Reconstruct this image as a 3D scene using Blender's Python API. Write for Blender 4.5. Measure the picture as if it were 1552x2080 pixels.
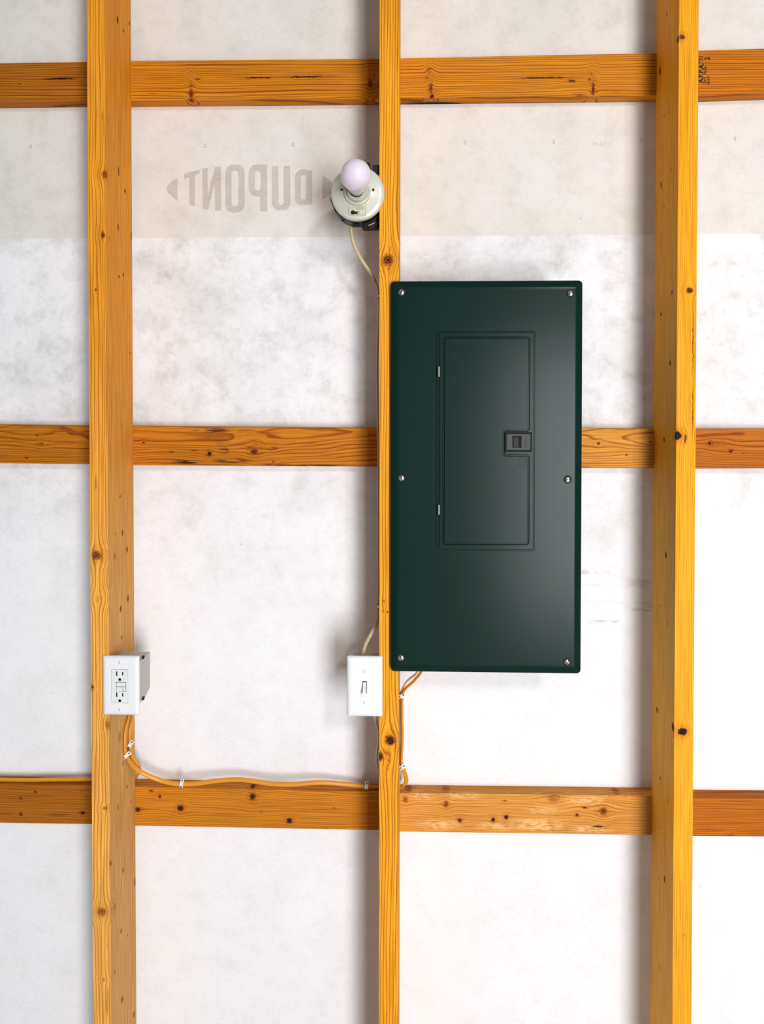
import bpy, bmesh, math, random
from mathutils import Vector, Matrix
random.seed(7)
for o in list(bpy.data.objects): bpy.data.objects.remove(o, do_unlink=True)
scene = bpy.context.scene
COL = scene.collection

# ------------------------------------------------------------------ camera
W, H, F = 1552, 2080, 1540.0
YAW, PITCH, ROLL = 0.0342, 0.0172, 0.0005
PPX, PPY = 776 + 14.0, 1040 - 200.7
S = 0.176                                   # stud fronts at y = -S, girt fronts and stud backs at y = -T, house wrap at y = 0
T = 0.036
CAM = Vector((0, -(S + 1.5128), 1.67))
fw = Vector((-math.sin(YAW)*math.cos(PITCH), math.cos(YAW)*math.cos(PITCH), -math.sin(PITCH)))
r0 = Vector((math.cos(YAW), math.sin(YAW), 0)); u0 = r0.cross(fw)
rt = r0*math.cos(ROLL) + u0*math.sin(ROLL); up = u0*math.cos(ROLL) - r0*math.sin(ROLL)
cd = bpy.data.cameras.new('camera'); cam = bpy.data.objects.new('camera', cd); COL.objects.link(cam)
cam.matrix_world = Matrix(((rt.x, up.x, -fw.x, CAM.x), (rt.y, up.y, -fw.y, CAM.y), (rt.z, up.z, -fw.z, CAM.z), (0, 0, 0, 1)))
cd.sensor_fit = 'VERTICAL'; cd.sensor_height = 36.0; cd.lens = F/H*36.0
cd.shift_x = (776 - PPX)/H; cd.shift_y = (PPY - 1040)/H
cd.clip_start = 0.05; cd.clip_end = 50
scene.camera = cam

# ------------------------------------------------------------------ world and lights
w = bpy.data.worlds.new('World'); scene.world = w; w.use_nodes = True
bg = w.node_tree.nodes['Background']; bg.inputs[0].default_value = (0.80, 0.93, 1.0, 1); bg.inputs[1].default_value = 0.20
def area(name, loc, target, sx, sy, power, col):
    l = bpy.data.lights.new(name, 'AREA'); l.shape = 'RECTANGLE'; l.size = sx; l.size_y = sy; l.energy = power; l.color = col
    o = bpy.data.objects.new(name, l); COL.objects.link(o); o.location = loc
    o.rotation_euler = (Vector(target) - Vector(loc)).to_track_quat('-Z', 'Y').to_euler(); return o
area('workshop_lamp_light', (1.2, -3.7, 3.05), (0.0, 0, 1.3), 0.36, 0.36, 42, (1.0, 0.93, 0.84))
area('doorway_daylight', (1.3, -4.1, 1.05), (0.0, 0, 0.45), 1.1, 2.0, 166, (0.96, 0.97, 1.0))
scene.view_settings.view_transform = 'Standard'; scene.view_settings.look = 'None'
scene.view_settings.gamma = 1.0; scene.view_settings.use_curve_mapping = False
scene.view_settings.exposure = 0.0

# ------------------------------------------------------------------ geometry helpers
def ray(px, py): return fw + rt*((px - PPX)/F) + up*((PPY - py)/F)
def at(px, py, Y):                          # the point of the plane y = Y seen at a pixel
    d = ray(px, py); return CAM + d*((Y - CAM.y)/d.y)
def atx(px, py, X):                         # the point of the plane x = X seen at a pixel
    d = ray(px, py); return CAM + d*((X - CAM.x)/d.x)
def atz(px, py, Z):
    d = ray(px, py); return CAM + d*((Z - CAM.z)/d.z)

def obj(name, bm, mat, parent=None, origin=None, smooth=False, bev=0.0, seg=2):
    """bmesh in world coordinates -> one mesh object whose origin is the thing's base"""
    if bev:
        es = [e for e in bm.edges if len(e.link_faces) == 2 and e.calc_face_angle(0) > 0.5]
        bmesh.ops.bevel(bm, geom=es, offset=bev, segments=seg, profile=0.5, affect='EDGES', clamp_overlap=True)
    bmesh.ops.recalc_face_normals(bm, faces=bm.faces)
    root = parent
    while root is not None and root.parent is not None: root = root.parent
    org = Vector(root.location) if root is not None else Vector(origin if origin is not None else (0, 0, 0))
    bmesh.ops.translate(bm, verts=bm.verts, vec=-org)
    me = bpy.data.meshes.new(name); bm.to_mesh(me); bm.free()
    if smooth:
        for p in me.polygons: p.use_smooth = True
        try: me.set_sharp_from_angle(angle=math.radians(38))
        except Exception: pass
    o = bpy.data.objects.new(name, me); COL.objects.link(o)
    if mat: me.materials.append(mat)
    if parent is not None: o.parent = parent
    else: o.location = org
    return o
def thing(name, loc, label, cat, group=None):
    o = bpy.data.objects.new(name, None); COL.objects.link(o); o.location = loc; o.empty_display_size = 0.05
    return tag(o, label, cat, group)
def tag(o, label=None, cat=None, group=None, kind=None):
    if label: o['label'] = label
    if cat: o['category'] = cat
    if group: o['group'] = group
    if kind: o['kind'] = kind
    return o
def box(bm, x0, x1, y0, y1, z0, z1):
    v = [bm.verts.new((x, y, z)) for x in (x0, x1) for y in (y0, y1) for z in (z0, z1)]
    for f in ((0,1,3,2),(4,6,7,5),(0,4,5,1),(2,3,7,6),(0,2,6,4),(1,5,7,3)): bm.faces.new([v[i] for i in f])
    return bm
def hexa(bm, c):                            # 8 corners: x0/x1, y0/y1, z0/z1 as in box
    v = [bm.verts.new(p) for p in c]
    for f in ((0,1,3,2),(4,6,7,5),(0,4,5,1),(2,3,7,6),(0,2,6,4),(1,5,7,3)): bm.faces.new([v[i] for i in f])
    return bm
def rrect(x0, x1, z0, z1, r, n=5):
    pts = []
    for cx, cz, a in ((x1-r, z1-r, 0), (x0+r, z1-r, 90), (x0+r, z0+r, 180), (x1-r, z0+r, 270)):
        for i in range(n+1):
            t = math.radians(a + 90*i/n); pts.append((cx + r*math.cos(t), cz + r*math.sin(t)))
    return pts
def loops(bm, rings, cap0=True, cap1=True):
    """rings: lists of 3D points of equal length, bridged one to the next"""
    vs = [[bm.verts.new(p) for p in r] for r in rings]
    n = len(vs[0])
    for a, b in zip(vs, vs[1:]):
        for i in range(n): bm.faces.new((a[i], a[(i+1) % n], b[(i+1) % n], b[i]))
    if cap0: bm.faces.new(vs[0])
    if cap1: bm.faces.new(vs[-1])
    return vs
def prism(bm, poly, y0, y1): return loops(bm, [[(x, y0, z) for x, z in poly], [(x, y1, z) for x, z in poly]])
def disc_y(cx, cz, r, y, n=32): return [(cx + r*math.cos(2*math.pi*i/n), y, cz + r*math.sin(2*math.pi*i/n)) for i in range(n)]
def lathe(bm, cx, cz, prof, n=40, cap0=True, cap1=True):     # prof: (radius, y)
    return loops(bm, [disc_y(cx, cz, max(r, 1e-5), y, n) for r, y in prof], cap0, cap1)
def fill2d(bm, polys, y):                   # flat area with holes
    es = []
    for poly in polys:
        vs = [bm.verts.new((x, y, z)) for x, z in poly]
        es += [bm.edges.new((vs[i], vs[(i+1) % len(vs)])) for i in range(len(vs))]
    bmesh.ops.triangle_fill(bm, edges=es, use_beauty=True, use_dissolve=False)
    return es
def offset_poly(poly, d):
    n = len(poly); out = []
    ar = sum(poly[i][0]*poly[(i+1) % n][1] - poly[(i+1) % n][0]*poly[i][1] for i in range(n))
    s = 1 if ar > 0 else -1
    for i in range(n):
        a, b, c = Vector(poly[i-1]), Vector(poly[i]), Vector(poly[(i+1) % n])
        e1 = (b-a).normalized(); e2 = (c-b).normalized()
        n1 = Vector((-e1.y, e1.x))*s; n2 = Vector((-e2.y, e2.x))*s
        m = (n1+n2); k = m.dot(n1)
        m = m/k if abs(k) > 1e-6 else n1
        out.append((b.x + m.x*d, b.y + m.y*d))
    return out
def round_poly(poly, r, n=4):
    out = []; N = len(poly)
    for i in range(N):
        a, b, c = Vector(poly[i-1]), Vector(poly[i]), Vector(poly[(i+1) % N])
        d1 = (a-b).normalized(); d2 = (c-b).normalized()
        for k in range(n+1):
            t = k/n; p0 = b + d1*r; p2 = b + d2*r
            q = p0*(1-t)**2 + b*2*t*(1-t) + p2*t**2; out.append((q.x, q.y))
    return out
def spline(pts, n=8):
    P = [Vector(p) for p in pts]; P = [P[0]*2-P[1]] + P + [P[-1]*2-P[-2]]; out = []
    for i in range(1, len(P)-2):
        for k in range(n):
            t = k/n; a, b, c, d = P[i-1:i+3]
            out.append(0.5*((2*b) + (c-a)*t + (2*a-5*b+4*c-d)*t*t + (3*b-a-3*c+d)*t**3))
    out.append(P[-2]); return out
def tube(bm, pts, rw, rh, wide=None, n=12):
    """flat oval cable along pts; wide = direction of the wide side at each point (or one vector)"""
    rings = []
    for i, p in enumerate(pts):
        t = (pts[min(i+1, len(pts)-1)] - pts[max(i-1, 0)]).normalized()
        wv = wide[i] if isinstance(wide, list) else wide
        a = (wv - t*wv.dot(t)).normalized(); b = t.cross(a)
        rings.append([p + a*rw*math.cos(2*math.pi*k/n) + b*rh*math.sin(2*math.pi*k/n) for k in range(n)])
    loops(bm, rings)
    return bm

# ------------------------------------------------------------------ materials
class NT:
    def __init__(s, name):
        s.m = bpy.data.materials.new(name); s.m.use_nodes = True; s.t = s.m.node_tree
        s.bsdf = s.t.nodes['Principled BSDF']
    def n(s, typ, **kw):
        nd = s.t.nodes.new(typ)
        for k, v in kw.items(): setattr(nd, k, v)
        return nd
    def put(s, sock, v):
        if v is None: return
        if hasattr(v, 'is_output') or isinstance(v, bpy.types.NodeSocket): s.t.links.new(v, sock)
        else:
            if sock.type == 'RGBA' and len(v) == 3: v = (*v, 1)
            sock.default_value = v
    def math(s, op, a, b=None, c=None, clamp=False):
        nd = s.n('ShaderNodeMath', operation=op, use_clamp=clamp)
        for i, v in enumerate((a, b, c)):
            if v is not None: s.put(nd.inputs[i], v)
        return nd.outputs[0]
    def vec(s, op, a, b=None):
        nd = s.n('ShaderNodeVectorMath', operation=op)
        s.put(nd.inputs[0], a)
        if b is not None: s.put(nd.inputs[1], b)
        return nd.outputs['Value'] if op in ('LENGTH', 'DOT_PRODUCT') else nd.outputs[0]
    def comb(s, x, y, z):
        nd = s.n('ShaderNodeCombineXYZ')
        for i, v in enumerate((x, y, z)): s.put(nd.inputs[i], v)
        return nd.outputs[0]
    def sep(s, v):
        nd = s.n('ShaderNodeSeparateXYZ'); s.put(nd.inputs[0], v); return nd.outputs
    def noise(s, v, scale=1.0, detail=2.0, rough=0.5, dist=0.0):
        nd = s.n('ShaderNodeTexNoise'); s.put(nd.inputs['Vector'], v)
        nd.inputs['Scale'].default_value = scale; nd.inputs['Detail'].default_value = detail
        nd.inputs['Roughness'].default_value = rough; nd.inputs['Distortion'].default_value = dist
        return nd.outputs['Fac']
    def step(s, v, a, b):
        nd = s.n('ShaderNodeMapRange', interpolation_type='SMOOTHSTEP', clamp=True)
        s.put(nd.inputs[0], v); s.put(nd.inputs[1], a); s.put(nd.inputs[2], b); return nd.outputs[0]
    def mix(s, f, a, b, mode='MIX'):
        nd = s.n('ShaderNodeMix', data_type='RGBA', blend_type=mode)
        s.put(nd.inputs[0], f); s.put(nd.inputs[6], a); s.put(nd.inputs[7], b); return nd.outputs[2]
    def bump(s, h, dist, strength=1.0):
        nd = s.n('ShaderNodeBump'); nd.inputs['Distance'].default_value = dist; nd.inputs['Strength'].default_value = strength
        s.put(nd.inputs['Height'], h); s.put(s.bsdf.inputs['Normal'], nd.outputs[0])
    def objco(s): return s.n('ShaderNodeTexCoord').outputs['Object']

def plain(name, col, rough=0.5, metal=0.0, coat=0.0, var=0.06, vs=60.0, spec=0.5, sub=0.0):
    k = NT(name); p = k.objco(); f = k.noise(p, vs, 3)
    c = k.mix(f, tuple(max(0, x*(1-var)) for x in col), tuple(min(1, x*(1+var)) for x in col))
    k.put(k.bsdf.inputs['Base Color'], c); k.bsdf.inputs['Roughness'].default_value = rough
    k.bsdf.inputs['Metallic'].default_value = metal; k.bsdf.inputs['Coat Weight'].default_value = coat
    k.bsdf.inputs['Specular IOR Level'].default_value = spec; k.bsdf.inputs['Coat Roughness'].default_value = 0.15
    if sub: k.bsdf.inputs['Subsurface Weight'].default_value = sub; k.bsdf.inputs['Subsurface Radius'].default_value = (0.01, 0.01, 0.01)
    return k.m

def knot_group():
    g = bpy.data.node_groups.new('knot_field', 'ShaderNodeTree')
    for nm, ty in (('P', 'NodeSocketVector'), ('C', 'NodeSocketVector'), ('R', 'NodeSocketVector'), ('S', 'NodeSocketFloat'), ('Wi', 'NodeSocketVector'), ('Mi', 'NodeSocketFloat'), ('Hi', 'NodeSocketFloat'), ('G', 'NodeSocketFloat')):
        g.interface.new_socket(nm, in_out='INPUT', socket_type=ty)
    for nm, ty in (('W', 'NodeSocketVector'), ('M', 'NodeSocketFloat'), ('Hl', 'NodeSocketFloat')):
        g.interface.new_socket(nm, in_out='OUTPUT', socket_type=ty)
    I = g.nodes.new('NodeGroupInput'); O = g.nodes.new('NodeGroupOutput'); L = g.links.new
    def vm(op, a, b=None):
        n = g.nodes.new('ShaderNodeVectorMath'); n.operation = op; L(a, n.inputs[0])
        if b is not None: L(b, n.inputs[3 if op == 'SCALE' else 1])
        return n.outputs['Value'] if op == 'LENGTH' else n.outputs[0]
    def mt(op, a, b=None, v=None):
        n = g.nodes.new('ShaderNodeMath'); n.operation = op; L(a, n.inputs[0])
        if b is not None: L(b, n.inputs[1])
        elif v is not None: n.inputs[1].default_value = v
        return n.outputs[0]
    d = vm('SUBTRACT', I.outputs['P'], I.outputs['C']); q = vm('DIVIDE', d, I.outputs['R']); l = vm('LENGTH', q)
    e = mt('POWER', mt('MULTIPLY', l, v=0.42), v=2.0); ex = mt('EXPONENT', mt('MULTIPLY', e, v=-1.0))
    wv = vm('SCALE', d, mt('MULTIPLY', ex, I.outputs['G']))
    L(vm('ADD', I.outputs['Wi'], wv), O.inputs['W'])
    mr = g.nodes.new('ShaderNodeMapRange'); mr.interpolation_type = 'SMOOTHSTEP'; L(l, mr.inputs[0])
    mr.inputs[1].default_value = 1.12; mr.inputs[2].default_value = 0.72
    rg = mt('ADD', mt('MULTIPLY', mt('SINE', mt('MULTIPLY', l, v=15.0)), v=0.16), v=0.86)
    core = g.nodes.new('ShaderNodeMapRange'); L(l, core.inputs[0]); core.inputs[1].default_value = 0.55; core.inputs[2].default_value = 0.0; core.inputs[3].default_value = 0.0; core.inputs[4].default_value = 0.3
    rg = mt('ADD', rg, core.outputs[0])
    L(mt('MAXIMUM', I.outputs['Mi'], mt('MULTIPLY', mt('MULTIPLY', mr.outputs[0], rg), I.outputs['S'])), O.inputs['M'])
    m2 = g.nodes.new('ShaderNodeMapRange'); m2.interpolation_type = 'SMOOTHSTEP'; L(l, m2.inputs[0])
    m2.inputs[1].default_value = 2.6; m2.inputs[2].default_value = 1.0
    L(mt('MAXIMUM', I.outputs['Hi'], mt('MULTIPLY', m2.outputs[0], I.outputs['S'])), O.inputs['Hl'])
    return g
KG = knot_group()

def wood(name, axis, base, seed, knots=(), base_low=None, zr=(0.9, 1.9), pith=(0.05, 0.09), freq=165.0, line=0.55, wob=0.006, fleck=0.5, stain=None, late=(0.40, 0.24, 0.12), side=None, pale=None):
    """pine lumber; knots: (centre in local coords, (r_len, r_across, r_deep), strength, grain bend)"""
    k = NT(name); p = k.objco(); x, y, z = k.sep(p)
    P0 = k.comb(z, x, y) if axis == 'z' else k.comb(x, z, y)
    Wv = (0, 0, 0); M = 0.0; Hl = 0.0
    kd = k.n('ShaderNodeTexNoise'); k.put(kd.inputs['Vector'], P0); kd.inputs['Scale'].default_value = 130.0; kd.inputs['Detail'].default_value = 2.0
    PK = k.vec('ADD', P0, k.vec('MULTIPLY', k.vec('SUBTRACT', kd.outputs['Color'], (0.5, 0.5, 0.5)), (0.007, 0.0045, 0.0045)))
    for c, r, s, gb in [q for q in knots if q[3] == 0]:        # small pitch flecks
        cc = (c[2], c[0], c[1]) if axis == 'z' else (c[0], c[2], c[1])
        M = k.math('MAXIMUM', k.math('MULTIPLY', k.step(k.vec('LENGTH', k.vec('DIVIDE', k.vec('SUBTRACT', PK, cc), r)), 1.15, 0.6), s), M)
    for c, r, s, gb in [q for q in knots if q[3] != 0]:
        nd = k.n('ShaderNodeGroup', node_tree=KG)
        cc = (c[2], c[0], c[1]) if axis == 'z' else (c[0], c[2], c[1])
        k.put(nd.inputs['P'], PK); nd.inputs['C'].default_value = cc; nd.inputs['R'].default_value = r; nd.inputs['S'].default_value = s
        nd.inputs['G'].default_value = gb
        k.put(nd.inputs['Wi'], Wv); k.put(nd.inputs['Mi'], M); k.put(nd.inputs['Hi'], Hl)
        Wv, M, Hl = nd.outputs
    P1 = k.vec('SUBTRACT', P0, Wv)
    Q = k.vec('ADD', P1, (seed*3.17, seed*1.31, seed*2.03))
    n1 = k.noise(k.vec('MULTIPLY', Q, (1.6, 9, 9)), 1.0, 2.0, 0.5)
    n2 = k.noise(k.vec('MULTIPLY', k.vec('ADD', Q, (7, 3, 1)), (3.0, 14, 14)), 1.0, 2.5, 0.55)
    l, a, b = k.sep(P1)
    a = k.math('ADD', a, k.math('MULTIPLY', k.math('SUBTRACT', n1, 0.5), wob*6)); b = k.math('ADD', b, k.math('MULTIPLY', k.math('SUBTRACT', n2, 0.5), wob*4))
    da = k.math('SUBTRACT', a, pith[0]); db = k.math('SUBTRACT', b, pith[1])
    r = k.math('SQRT', k.math('ADD', k.math('MULTIPLY', da, da), k.math('MULTIPLY', db, db)))
    n3 = k.noise(k.vec('MULTIPLY', Q, (5, 60, 60)), 1.0, 2.0)
    ph = k.math('ADD', k.math('MULTIPLY', r, freq), k.math('MULTIPLY', n3, 0.5))
    ph = k.math('ADD', ph, k.math('MULTIPLY', k.noise(k.comb(k.math('MULTIPLY', r, 55.0), seed, k.math('MULTIPLY', l, 0.7)), 1.0, 2.0), 3.2))
    fr = k.math('FRACT', ph)
    ln = k.math('MULTIPLY', k.step(fr, 0.56, 0.92), k.math('SUBTRACT', 1.0, k.step(fr, 0.94, 1.0)))
    n4 = k.noise(k.vec('MULTIPLY', Q, (4, 30, 30)), 1.0, 2.0)
    ln = k.math('MULTIPLY', ln, k.math('ADD', 0.45, k.math('MULTIPLY', n4, 1.1)), clamp=True)
    if axis == 'z':                         # quarter-sawn sides show less figure
        gx = k.n('ShaderNodeNewGeometry'); ax = k.sep(gx.outputs['Normal'])[0]
        ln = k.math('MULTIPLY', ln, k.math('SUBTRACT', 1.0, k.math('MULTIPLY', k.step(k.math('ABSOLUTE', ax), 0.5, 0.9), 0.6)))
    col = base
    if base_low is not None:  # tint gradient of the light put into the wood colour, paler lower down
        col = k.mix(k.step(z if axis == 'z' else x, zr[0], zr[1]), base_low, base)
    if side is not None:                    # side faces get their own colour, the light's tint painted in by normal
        geo = k.n('ShaderNodeNewGeometry'); nx, ny, nz = k.sep(geo.outputs['Normal'])
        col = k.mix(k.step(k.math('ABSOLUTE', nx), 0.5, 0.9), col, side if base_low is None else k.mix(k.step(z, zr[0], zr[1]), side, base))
    dk = k.mix(1.0, col, (*late, 1), 'MULTIPLY')
    c1 = k.mix(k.math('MULTIPLY', ln, line), col, dk)
    fib = k.noise(k.vec('MULTIPLY', Q, (9, 420, 420)), 1.0, 2.0)
    c2 = k.mix(1.0, c1, k.mix(k.step(fib, 0.25, 0.75), (0.76, 0.72, 0.66), (1.12, 1.13, 1.15)), 'MULTIPLY')
    big = k.noise(k.vec('MULTIPLY', Q, (2.2, 10, 10)), 1.0, 3.0)
    c2 = k.mix(1.0, c2, k.mix(big, (0.84, 0.8, 0.72), (1.1, 1.1, 1.1)), 'MULTIPLY')
    fl = k.noise(k.vec('MULTIPLY', k.vec('ADD', Q, (2, 5, 9)), (16, 170, 170)), 1.0, 1.0)
    c2 = k.mix(k.math('MULTIPLY', k.step(fl, 0.73, 0.80), fleck), c2, (0.13, 0.03, 0.006))
    c2 = k.mix(k.math('MULTIPLY', Hl, 0.32), c2, k.mix(1.0, c2, (0.62, 0.36, 0.2), 'MULTIPLY'))
    kn = k.noise(k.vec('MULTIPLY', P0, (260, 260, 260)), 1.0, 2.0)
    c2 = k.mix(k.math('MULTIPLY', M, 1.25, clamp=True), c2, k.mix(kn, (0.30, 0.075, 0.008), (0.15, 0.035, 0.005)))
    c2 = k.mix(k.step(k.math('MULTIPLY', M, k.math('ADD', 0.7, k.math('MULTIPLY', kn, 0.6))), 0.5, 1.05), c2, (0.014, 0.005, 0.003))
    if stain is not None:                   # grey-black mill stain on one board: (centre, radii) list
        st = k.noise(k.vec('MULTIPLY', Q, (28, 260, 260)), 1.0, 3.0); T = 0.0
        for c, rr, s in stain:
            cc = (c[2], c[0], c[1]) if axis == 'z' else (c[0], c[2], c[1])
            dd = k.vec('LENGTH', k.vec('DIVIDE', k.vec('SUBTRACT', P0, cc), rr))
            T = k.math('MAXIMUM', T, k.math('MULTIPLY', k.step(dd, 1.0, 0.3), s))
        T = k.math('MULTIPLY', T, k.step(st, 0.38, 0.56))
        c2 = k.mix(T, c2, (0.035, 0.014, 0.006))
    if pale is not None:                    # torn, sun-bleached planer marks
        sn = k.noise(k.vec('MULTIPLY', Q, (60, 190, 190)), 1.0, 4.0, 0.65); T = 0.0
        for c, rr, s in pale:
            dd = k.vec('LENGTH', k.vec('DIVIDE', k.vec('SUBTRACT', P0, (c[0], c[2], c[1])), rr))
            T = k.math('MAXIMUM', T, k.math('MULTIPLY', k.step(dd, 1.0, 0.2), s))
        c2 = k.mix(k.math('MULTIPLY', T, k.step(sn, 0.36, 0.6)), c2, (0.92, 0.58, 0.27))
    k.put(k.bsdf.inputs['Base Color'], c2)
    k.bsdf.inputs['Roughness'].default_value = 0.62; k.bsdf.inputs['Specular IOR Level'].default_value = 0.12
    k.bump(k.math('ADD', k.math('MULTIPLY', ln, -0.15), k.math('ADD', k.math('MULTIPLY', fib, 0.5), k.math('MULTIPLY', M, -0.6))), 0.0005, 0.35)
    return k.m

def wrap_mat(name, tint, grey, amount, weave, stains=(), clean=None):
    k = NT(name); p = k.objco(); x, y, z = k.sep(p)
    a = k.noise(p, 5.0, 5, 0.62, 0.4); b = k.noise(k.vec('ADD', p, (3, 1, 8)), 17.0, 7, 0.72, 0.2)
    cl = k.noise(k.vec('MULTIPLY', k.vec('ADD', p, (9, 4, 2)), (95, 95, 125)), 1.0, 5, 0.7, 1.0)
    hz = k.noise(k.vec('MULTIPLY', p, (55, 1, 760)), 1.0, 2.5, 0.6)
    m = k.math('ADD', k.math('MULTIPLY', k.step(a, 0.4, 0.72), 0.4), k.math('MULTIPLY', k.step(b, 0.42, 0.75), 0.6))
    m = k.math('MULTIPLY', m, k.math('ADD', 0.45, k.math('MULTIPLY', cl, 1.0)))
    if clean: m = k.math('MULTIPLY', m, k.math('ADD', 0.3, k.math('MULTIPLY', k.step(z, *clean), 0.7)))
    c = k.mix(k.math('MULTIPLY', m, amount, clamp=True), tint, grey)
    c = k.mix(k.math('MULTIPLY', k.step(hz, 0.5, 0.68), weave), c, k.mix(1.0, c, (0.82, 0.82, 0.80), 'MULTIPLY'))
    c = k.mix(k.math('MULTIPLY', k.step(cl, 0.52, 0.7), 0.35), c, k.mix(1.0, c, (0.9, 0.91, 0.89), 'MULTIPLY'))
    hu = k.noise(k.vec('ADD', p, (1, 7, 3)), 8.0, 3); c = k.mix(1.0, c, k.mix(hu, (1.03, 0.985, 1.03), (0.985, 1.0, 0.97)), 'MULTIPLY')
    for (cx, cz), (rx, rz), s, sc in stains:
        dd = k.vec('LENGTH', k.vec('DIVIDE', k.vec('SUBTRACT', k.comb(x, 0.0, z), (cx, 0, cz)), (rx, 1, rz)))
        sn = k.noise(k.vec('MULTIPLY', p, (14, 1, 60)), sc, 4, 0.6, 0.6)
        T = k.math('MULTIPLY', k.math('MULTIPLY', k.step(dd, 1.0, 0.25), k.step(sn, 0.46, 0.66)), s)
        c = k.mix(T, c, (0.33, 0.24, 0.17))
    sp = k.n('ShaderNodeTexVoronoi'); sp.inputs['Scale'].default_value = 11.0; k.put(sp.inputs['Vector'], p)
    c = k.mix(k.math('MULTIPLY', k.step(sp.outputs['Distance'], 0.018, 0.010), 0.75), c, (0.1, 0.08, 0.07))
    k.put(k.bsdf.inputs['Base Color'], c); k.bsdf.inputs['Roughness'].default_value = 0.75
    k.bsdf.inputs['Specular IOR Level'].default_value = 0.2
    k.bump(k.math('ADD', k.math('MULTIPLY', a, 3.0), k.math('ADD', k.math('MULTIPLY', cl, 0.4), k.math('MULTIPLY', hz, 0.12))), 0.0016, 0.6)
    return k.m

def ink_mat(name, col, alpha):
    k = NT(name); p = k.objco(); f = k.noise(k.vec('MULTIPLY', p, (40, 1, 300)), 1.0, 3)
    k.put(k.bsdf.inputs['Base Color'], col); k.bsdf.inputs['Roughness'].default_value = 0.8
    k.put(k.bsdf.inputs['Alpha'], k.math('MULTIPLY', k.math('ADD', 0.55, k.math('MULTIPLY', f, 0.9)), alpha, clamp=True))
    return k.m

def panel_mat():
    k = NT('green_enamel'); p = k.objco(); f = k.noise(p, 7.0, 3)
    k.put(k.bsdf.inputs['Base Color'], k.mix(f, (0.004, 0.0185, 0.013), (0.006, 0.020, 0.018)))
    k.bsdf.inputs['Roughness'].default_value = 0.22; k.bsdf.inputs['Specular IOR Level'].default_value = 0.10
    k.bump(k.noise(p, 900.0, 2), 0.0002, 0.1)
    return k.m

M_PANEL = panel_mat()
M_DARK = plain('dark_plastic', (0.005, 0.005, 0.005), 0.5, spec=0.25)
M_BLACKHOLE = plain('black_recess', (0.003, 0.003, 0.003), 0.9)
M_LATCH = plain('grey_latch_plastic', (0.055, 0.057, 0.057), 0.6, spec=0.3)
M_LATCHINK = plain('latch_lettering', (0.004, 0.004, 0.004), 0.6)
M_CHROME = plain('bright_zinc', (0.78, 0.78, 0.76), 0.18, 1.0)
M_STEEL = plain('dull_steel', (0.42, 0.41, 0.39), 0.42, 0.9)
M_WHITE = plain('white_plastic', (0.77, 0.77, 0.785), 0.35, var=0.02)
M_WHITE2 = plain('white_device_plastic', (0.72, 0.73, 0.73), 0.4, var=0.02)
M_SEAM = plain('shadow_gap_grey', (0.10, 0.11, 0.11), 0.8)
M_GALV = plain('galvanised_box', (0.50, 0.485, 0.45), 0.5, 0.35, var=0.12)
M_BEIGEBOX = plain('beige_box', (0.42, 0.35, 0.24), 0.5)
M_PORC = plain('glazed_porcelain', (0.57, 0.56, 0.47), 0.22, coat=0.4, var=0.03)
M_PORC2 = plain('tan_porcelain_slot', (0.42, 0.36, 0.22), 0.5)
M_BULB = plain('frosted_bulb_glass', (0.74, 0.66, 0.76), 0.16, coat=0.3, var=0.02, sub=0.15)
M_ORANGE = plain('orange_cable_jacket', (0.68, 0.27, 0.012), 0.4, var=0.08)
M_ORANGE2 = plain('burnt_orange_cable_jacket', (0.62, 0.20, 0.02), 0.4, var=0.08)
M_CREAM = plain('cream_cable_jacket', (0.46, 0.37, 0.22), 0.45, var=0.08)
M_PALE = plain('pale_cable_jacket', (0.60, 0.54, 0.43), 0.45, var=0.06)
M_INK = ink_mat('wrap_ink', (0.44, 0.32, 0.23), 0.24)
M_INKFAINT = ink_mat('wrap_ink_faint', (0.5, 0.44, 0.42), 0.16)
M_STAMP = ink_mat('stamp_ink', (0.012, 0.008, 0.006), 1.2)
M_CABLEINK = plain('cable_ink', (0.03, 0.025, 0.02), 0.6)

# ------------------------------------------------------------------ the setting
def zpx(px, py, Y=0.0): return at(px, py, Y).z
SEAM_Z = zpx(560, 482)
X0, X1, ZT = -2.3, 2.3, 2.95
bm = bmesh.new(); box(bm, X0, X1, 0.0, 0.012, 0.0, ZT)
wall = obj('wall_back', bm, wrap_mat('house_wrap_upper', (0.735, 0.71, 0.675), (0.55, 0.53, 0.47), 0.8, 0.3)); tag(wall, 'white translucent house wrap stretched behind the wall framing', None, None, 'structure')
st = []
for (px, py), (rx, rz), s, sc in (((1215, 1163), (0.075, 0.012), 0.5, 1.0), ((1255, 1190), (0.09, 0.008), 0.4, 1.3), ((1240, 1225), (0.08, 0.01), 0.4, 1.1), ((1230, 1263), (0.06, 0.007), 0.5, 1.2), ((1310, 1240), (0.04, 0.03), 0.45, 1.0), ((1300, 1180), (0.05, 0.03), 0.3, 1.0)):
    q = at(px, py, 0); st.append(((q.x, q.z), (rx, rz), s, sc))
bm = bmesh.new(); box(bm, X0, X1, -0.0008, -0.00001, 0.0, SEAM_Z)
sheet = obj('wrap_sheet', bm, wrap_mat('house_wrap_lower', (0.82, 0.825, 0.845), (0.50, 0.50, 0.475), 1.0, 0.32, st, (1.15, 1.75)), wall)
tag(sheet, 'lower sheet of house wrap lapping over the upper one')
bm = bmesh.new(); box(bm, X0, X1, -5.2, 0.0, -0.05, 0.0)
fl = obj('floor', bm, plain('concrete', (0.42, 0.40, 0.37), 0.8, var=0.2, vs=9)); tag(fl, kind='structure')

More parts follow.
